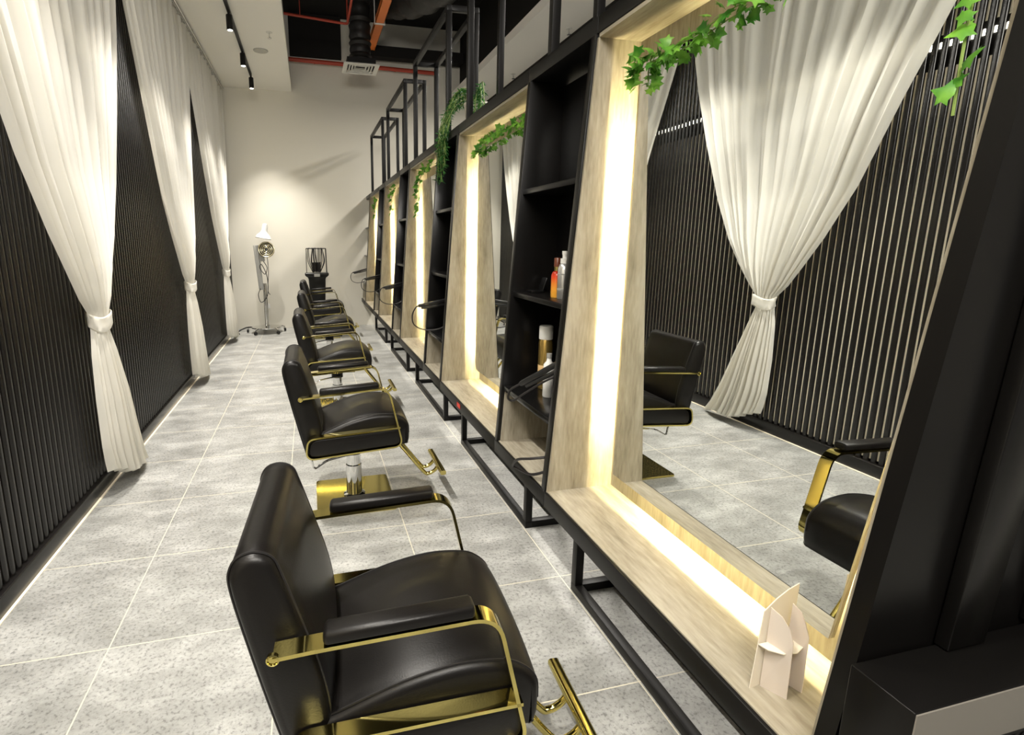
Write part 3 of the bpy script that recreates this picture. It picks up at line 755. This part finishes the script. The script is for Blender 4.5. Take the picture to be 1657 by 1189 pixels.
# ------------------------------------------------------------------ products on shelves
e = empty('spray_bottle', (1.80, .165, 1.232), 'small amber and red bottle with a brown cap on the black shelf', 'bottle')
b = MB(); b.lathe([(.022, 0), (.024, .004), (.024, .095), (.018, .108), (.011, .113)], n=24); b.build('body', 'amber', e)
b = MB(); b.lathe([(.0125, .113), (.0125, .13)], n=18); b.build('collar', 'gold', e)
b = MB(); b.lathe([(.014, .13), (.014, .165), (.012, .168)], n=18); b.build('cap', 'browncap', e)
e = empty('pump_bottle', (1.80, .10, 1.232), 'slim silver bottle with a white pump, beside the amber bottle', 'bottle')
b = MB(); b.lathe([(.024, 0), (.026, .004), (.026, .125), (.02, .142), (.015, .146)], n=24); b.build('body', 'silver', e)
b = MB(); b.lathe([(.017, .146), (.017, .166), (.009, .168), (.009, .182), (.011, .183), (.011, .197)], n=18); b.build('pump', 'white_plastic', e)
b = MB(); b.lathe([(.0262, .035), (.0266, .036), (.0266, .044), (.0262, .045)], n=24); b.lathe([(.0262, .10), (.0265, .101), (.0265, .104), (.0262, .105)], n=24); b.build('printed_band', 'grey_plastic', e)
e = empty('spray_can', (1.846, .345, .776), 'tall gold hairspray can with a white cap on the lower black shelf', 'spray can')
b = MB(); b.lathe([(.031, 0), (.033, .004), (.033, .225), (.029, .24)], n=28); b.build('can_body', 'goldcan', e)
b = MB(); b.lathe([(.032, .24), (.033, .243), (.033, .30), (.030, .303)], n=28); b.build('cap', 'white_plastic', e)
b = MB(); b.lathe([(.0331, .05), (.0336, .051), (.0336, .115), (.0331, .116)], n=28); b.build('label_band', 'can_label', e)['label'] = 'cream and brown label band'
e = empty('white_bottle', (1.80, .205, .776), 'white and grey bottle partly hidden behind the hanging tools', 'bottle')
b = MB(); b.lathe([(.022, 0), (.024, .004), (.024, .15), (.012, .165), (.010, .18)], n=24); b.build('body', 'white_plastic', e)
b = MB(); b.lathe([(.012, .18), (.012, .2)], n=18); b.build('cap', 'grey_plastic', e)
e = empty('compact_case', (1.80, .385, 1.233), 'small open black case standing on the shelf left of the bottles', 'case')
b = MB(); b.box(-.03, .03, -.03, .03, 0, .012); b.build('tray', 'black_gloss', e, bevel=.002)
b = MB(); b.hexa([(.024, -.03, .012), (.030, -.03, .012), (.030, .03, .012), (.024, .03, .012)], [(.042, -.03, .07), (.048, -.03, .07), (.048, .03, .07), (.042, .03, .07)]); b.build('lid', 'black_gloss', e, bevel=.0015)

# straighteners lying on the lower shelf, pointing over the aisle, and black tool holders
def styling_iron(loc, rz, tilt, label, loop):
    e = empty('styling_iron', loc, label, 'styling iron', 'black styling irons on the shelving units'); e.rotation_euler = (0, tilt, rz)
    b = MB(); q = lambda x, w, h, z: [(x, -w, z - h), (x, w, z - h), (x, w, z + h), (x, -w, z + h)]
    b.loft([q(-.15, .009, .008, .0), q(-.14, .013, .011, 0), q(-.02, .015, .012, .004), q(.0, .016, .011, .006), q(.12, .014, .009, .012), q(.13, .009, .006, .013)], smooth=False); b.build('upper_arm', 'black_plastic', e, bevel=.003)
    b = MB(); b.loft([q(-.13, .012, .008, -.018), q(-.02, .014, .009, -.020), q(.12, .013, .007, -.014), q(.13, .009, .005, -.013)], smooth=False); b.build('lower_arm', 'black_plastic', e, bevel=.003)
    b = MB(); b.tube(smoothpath(loop, 8), .0048, 8); b.build('cord', 'cord', e)
    return e
def tool_holder(loc, label, metal=True):
    e = empty('tool_holder', loc, label, 'tool holder', 'black tool holders on the shelving units')
    b = MB(); b.box(-.045, .045, -.05, .05, 0, .012); b.box(-.045, -.038, -.05, .05, .012, .15); b.box(.038, .045, -.05, .05, .012, .15); b.box(-.038, .038, -.05, -.043, .012, .15); b.box(-.038, .038, .043, .05, .012, .15)
    b.build('box', 'black_plastic', e)
    b = MB()
    for i, (x, y) in enumerate(((-.02, -.02), (.015, .02), (-.015, .025))):
        b.tube([(x, y, .012), (x - .01, y - .01, .24 + .02 * i)], .011, 10)
    b.build('brush_handles', 'black_plastic', e)
    if metal:
        b = MB()
        for x, y in ((-.033, -.03), (-.01, -.032), (.003, .02)): b.tube([(x, y, .24), (x - .004, y - .004, .29)], .009, 8)
        b.build('clipper_heads', 'chrome', e)
    return e
LP = [(-.15, 0, 0), (-.175, .0, -.012), (-.195, .03, -.07), (-.18, .05, -.14), (-.11, .02, -.185), (.0, -.03, -.18), (.10, -.05, -.10), (.12, -.05, -.04)]
irons = [((1.725, .03, .95), -.62, -.55, [(-.15, 0, 0), (-.20, .005, -.005), (-.235, .02, -.035), (-.22, .03, -.055), (-.16, .0, -.045), (-.05, -.045, -.03), (.04, -.045, -.03)]),
         ((1.66, 1.78, 1.035), .15, -.12, LP), ((1.65, 3.60, 1.02), .15, -.15, LP), ((1.63, 5.38, .99), .15, -.15, LP), ((1.62, 7.22, .98), .1, -.2, LP)]
IL = ['black styling iron hanging with its cord looped in the nearest shelving unit', 'black styling iron jutting out beside the second mirror, big cord loop', 'black styling iron jutting out before the third mirror', 'black styling iron jutting out before the fourth mirror', 'farthest black styling iron jutting out near the far wall']
for (l, rz, ti, lp), lab in zip(irons, IL): styling_iron(l, rz, ti, lab, lp)
HL = ['black tool holder low in the nearest shelving unit beside the gold can', 'black tool holder in the shelving unit between second and third mirrors', 'black tool holder in the shelving unit between third and fourth mirrors', 'black tool holder in the shelving unit between fourth and fifth mirrors', 'black tool holder on the end shelves by the far wall']
for k, lab in enumerate(HL): tool_holder((1.86, Y1 + PITCH * k + .115, .776), lab)
b = MB(); b.tube(smoothpath([(1.70, -.055, .60), (1.63, -.02, .585), (1.60, .05, .555), (1.605, .115, .50), (1.62, .10, .492), (1.64, .0, .505), (1.68, -.06, .54), (1.75, -.07, .56)], 8), .006, 8)
thing1(b, 'power_cord', 'cord', 'black cord looping out of the lowest compartment over the counter edge', 'cord')

# cardboard easel stand
e = empty('cardboard_stand', (1.74, -1.12, ZB), 'cream cardboard easel stand with two side wings on the nearest counter', 'display stand')
def plate(b, P, n, th):
    n = Vector(n).normalized() * th; P = [Vector(p) for p in P]; k = len(P)
    b.add(P + [p + n for p in P], [tuple(range(k))[::-1], tuple(range(k, 2 * k))] + [(i, (i + 1) % k, k + (i + 1) % k, k + i) for i in range(k)])
b = MB(); plate(b, [(-.052, -.001, 0), (.06, .012, 0), (.062, .012, .235), (.03, .008, .228), (-.005, .004, .213), (-.038, .000, .192)], (.1, -1, 0), .002); b.build('front_card', 'card', e)
for x0, x1, y1 in ((-.024, .002, -.048), (.034, .050, -.042)):
    b = MB()
    plate(b, [(x0, -.002, 0), (x1, y1, .0), (x1 - .004, y1, .14), (x1 - .008, y1 + .008, .168), (x0 + (x1 - x0) * .45, y1 * .5, .188), (x0 + .002, -.002, .198)], (1, .5, 0), .002)
    b.build('wing', 'cardback', e)
b = MB(); plate(b, [(-.046, -.004, .112), (-.038, -.022, .110), (-.012, -.038, .107), (.02, -.042, .107), (.05, -.032, .110), (.062, -.006, .113)], (0, 0, 1), .002); b.build('cross_brace', 'card', e)

# ------------------------------------------------------------------ lights
def spot(loc, tgt, energy, size, blend, rad, col=(1, .95, .87)):
    l = bpy.data.lights.new('spot', 'SPOT'); l.energy = energy; l.spot_size = math.radians(size); l.spot_blend = blend; l.shadow_soft_size = rad; l.color = col
    o = bpy.data.objects.new('spot_light', l); COL.objects.link(o); o.location = loc
    o.rotation_euler = (Vector(tgt) - Vector(loc)).to_track_quat('-Z', 'Y').to_euler()
    return o
for y in SPY:
    spot((.08, y, 3.60), (.48, y + (.10 if y > 6 else .02), 0), 330 if y > 6 else 330 if y > .5 else 215, 78, .85, .035)
def area(loc, tgt, sx, sy, en, col=(1, .95, .87)):
    l = bpy.data.lights.new('area', 'AREA'); l.shape = 'RECTANGLE'; l.size = sx; l.size_y = sy; l.energy = en; l.color = col
    o = bpy.data.objects.new('area_light', l); COL.objects.link(o); o.location = loc
    o.rotation_euler = (Vector(tgt) - Vector(loc)).to_track_quat('-Z', 'Y').to_euler()
# unseen fill areas added behind the camera and over the far aisle
area((.6, -2.9, 3.4), (.5, 2., .6), 1.6, 1.0, 130)  # added fill, lifts the lower curtains
area((3.4, 3.0, 3.7), (3.4, 3.0, 0), .3, 6., 270)  # added to brighten the right soffit by bounce off the floor
w = bpy.data.worlds.new('World'); SC.world = w; w.use_nodes = True
w.node_tree.nodes['Background'].inputs[0].default_value = (1, .96, .90, 1); w.node_tree.nodes['Background'].inputs[1].default_value = .17

# ------------------------------------------------------------------ camera
F_, CXp, CYp = 860.578, 720.702, 565.439
yaw, pitch, roll = .24776232, .19967762, -.00375954
fw = Vector((math.sin(yaw) * math.cos(pitch), math.cos(yaw) * math.cos(pitch), -math.sin(pitch)))
rt = Vector((math.cos(yaw), -math.sin(yaw), 0)); dn = fw.cross(rt)
right = rt * math.cos(roll) + dn * math.sin(roll); down = -rt * math.sin(roll) + dn * math.cos(roll)
cd = bpy.data.cameras.new('camera'); cam = bpy.data.objects.new('camera', cd); COL.objects.link(cam)
mt = Matrix((( right.x, -down.x, -fw.x, .77649579), (right.y, -down.y, -fw.y, -1.94068552), (right.z, -down.z, -fw.z, 1.46406411), (0, 0, 0, 1)))
cam.matrix_world = mt
cd.sensor_fit = 'HORIZONTAL'; cd.sensor_width = 36; cd.lens = F_ / 1657 * 36
cd.shift_x = (828.5 - CXp) / 1657; cd.shift_y = -(594.5 - CYp) / 1657; cd.clip_start = .02
SC.camera = cam
SC.view_settings.view_transform = 'Standard'; SC.view_settings.look = 'None'; SC.view_settings.gamma = 1
SC.view_settings.exposure = 0.16; SC.view_settings.use_curve_mapping = False
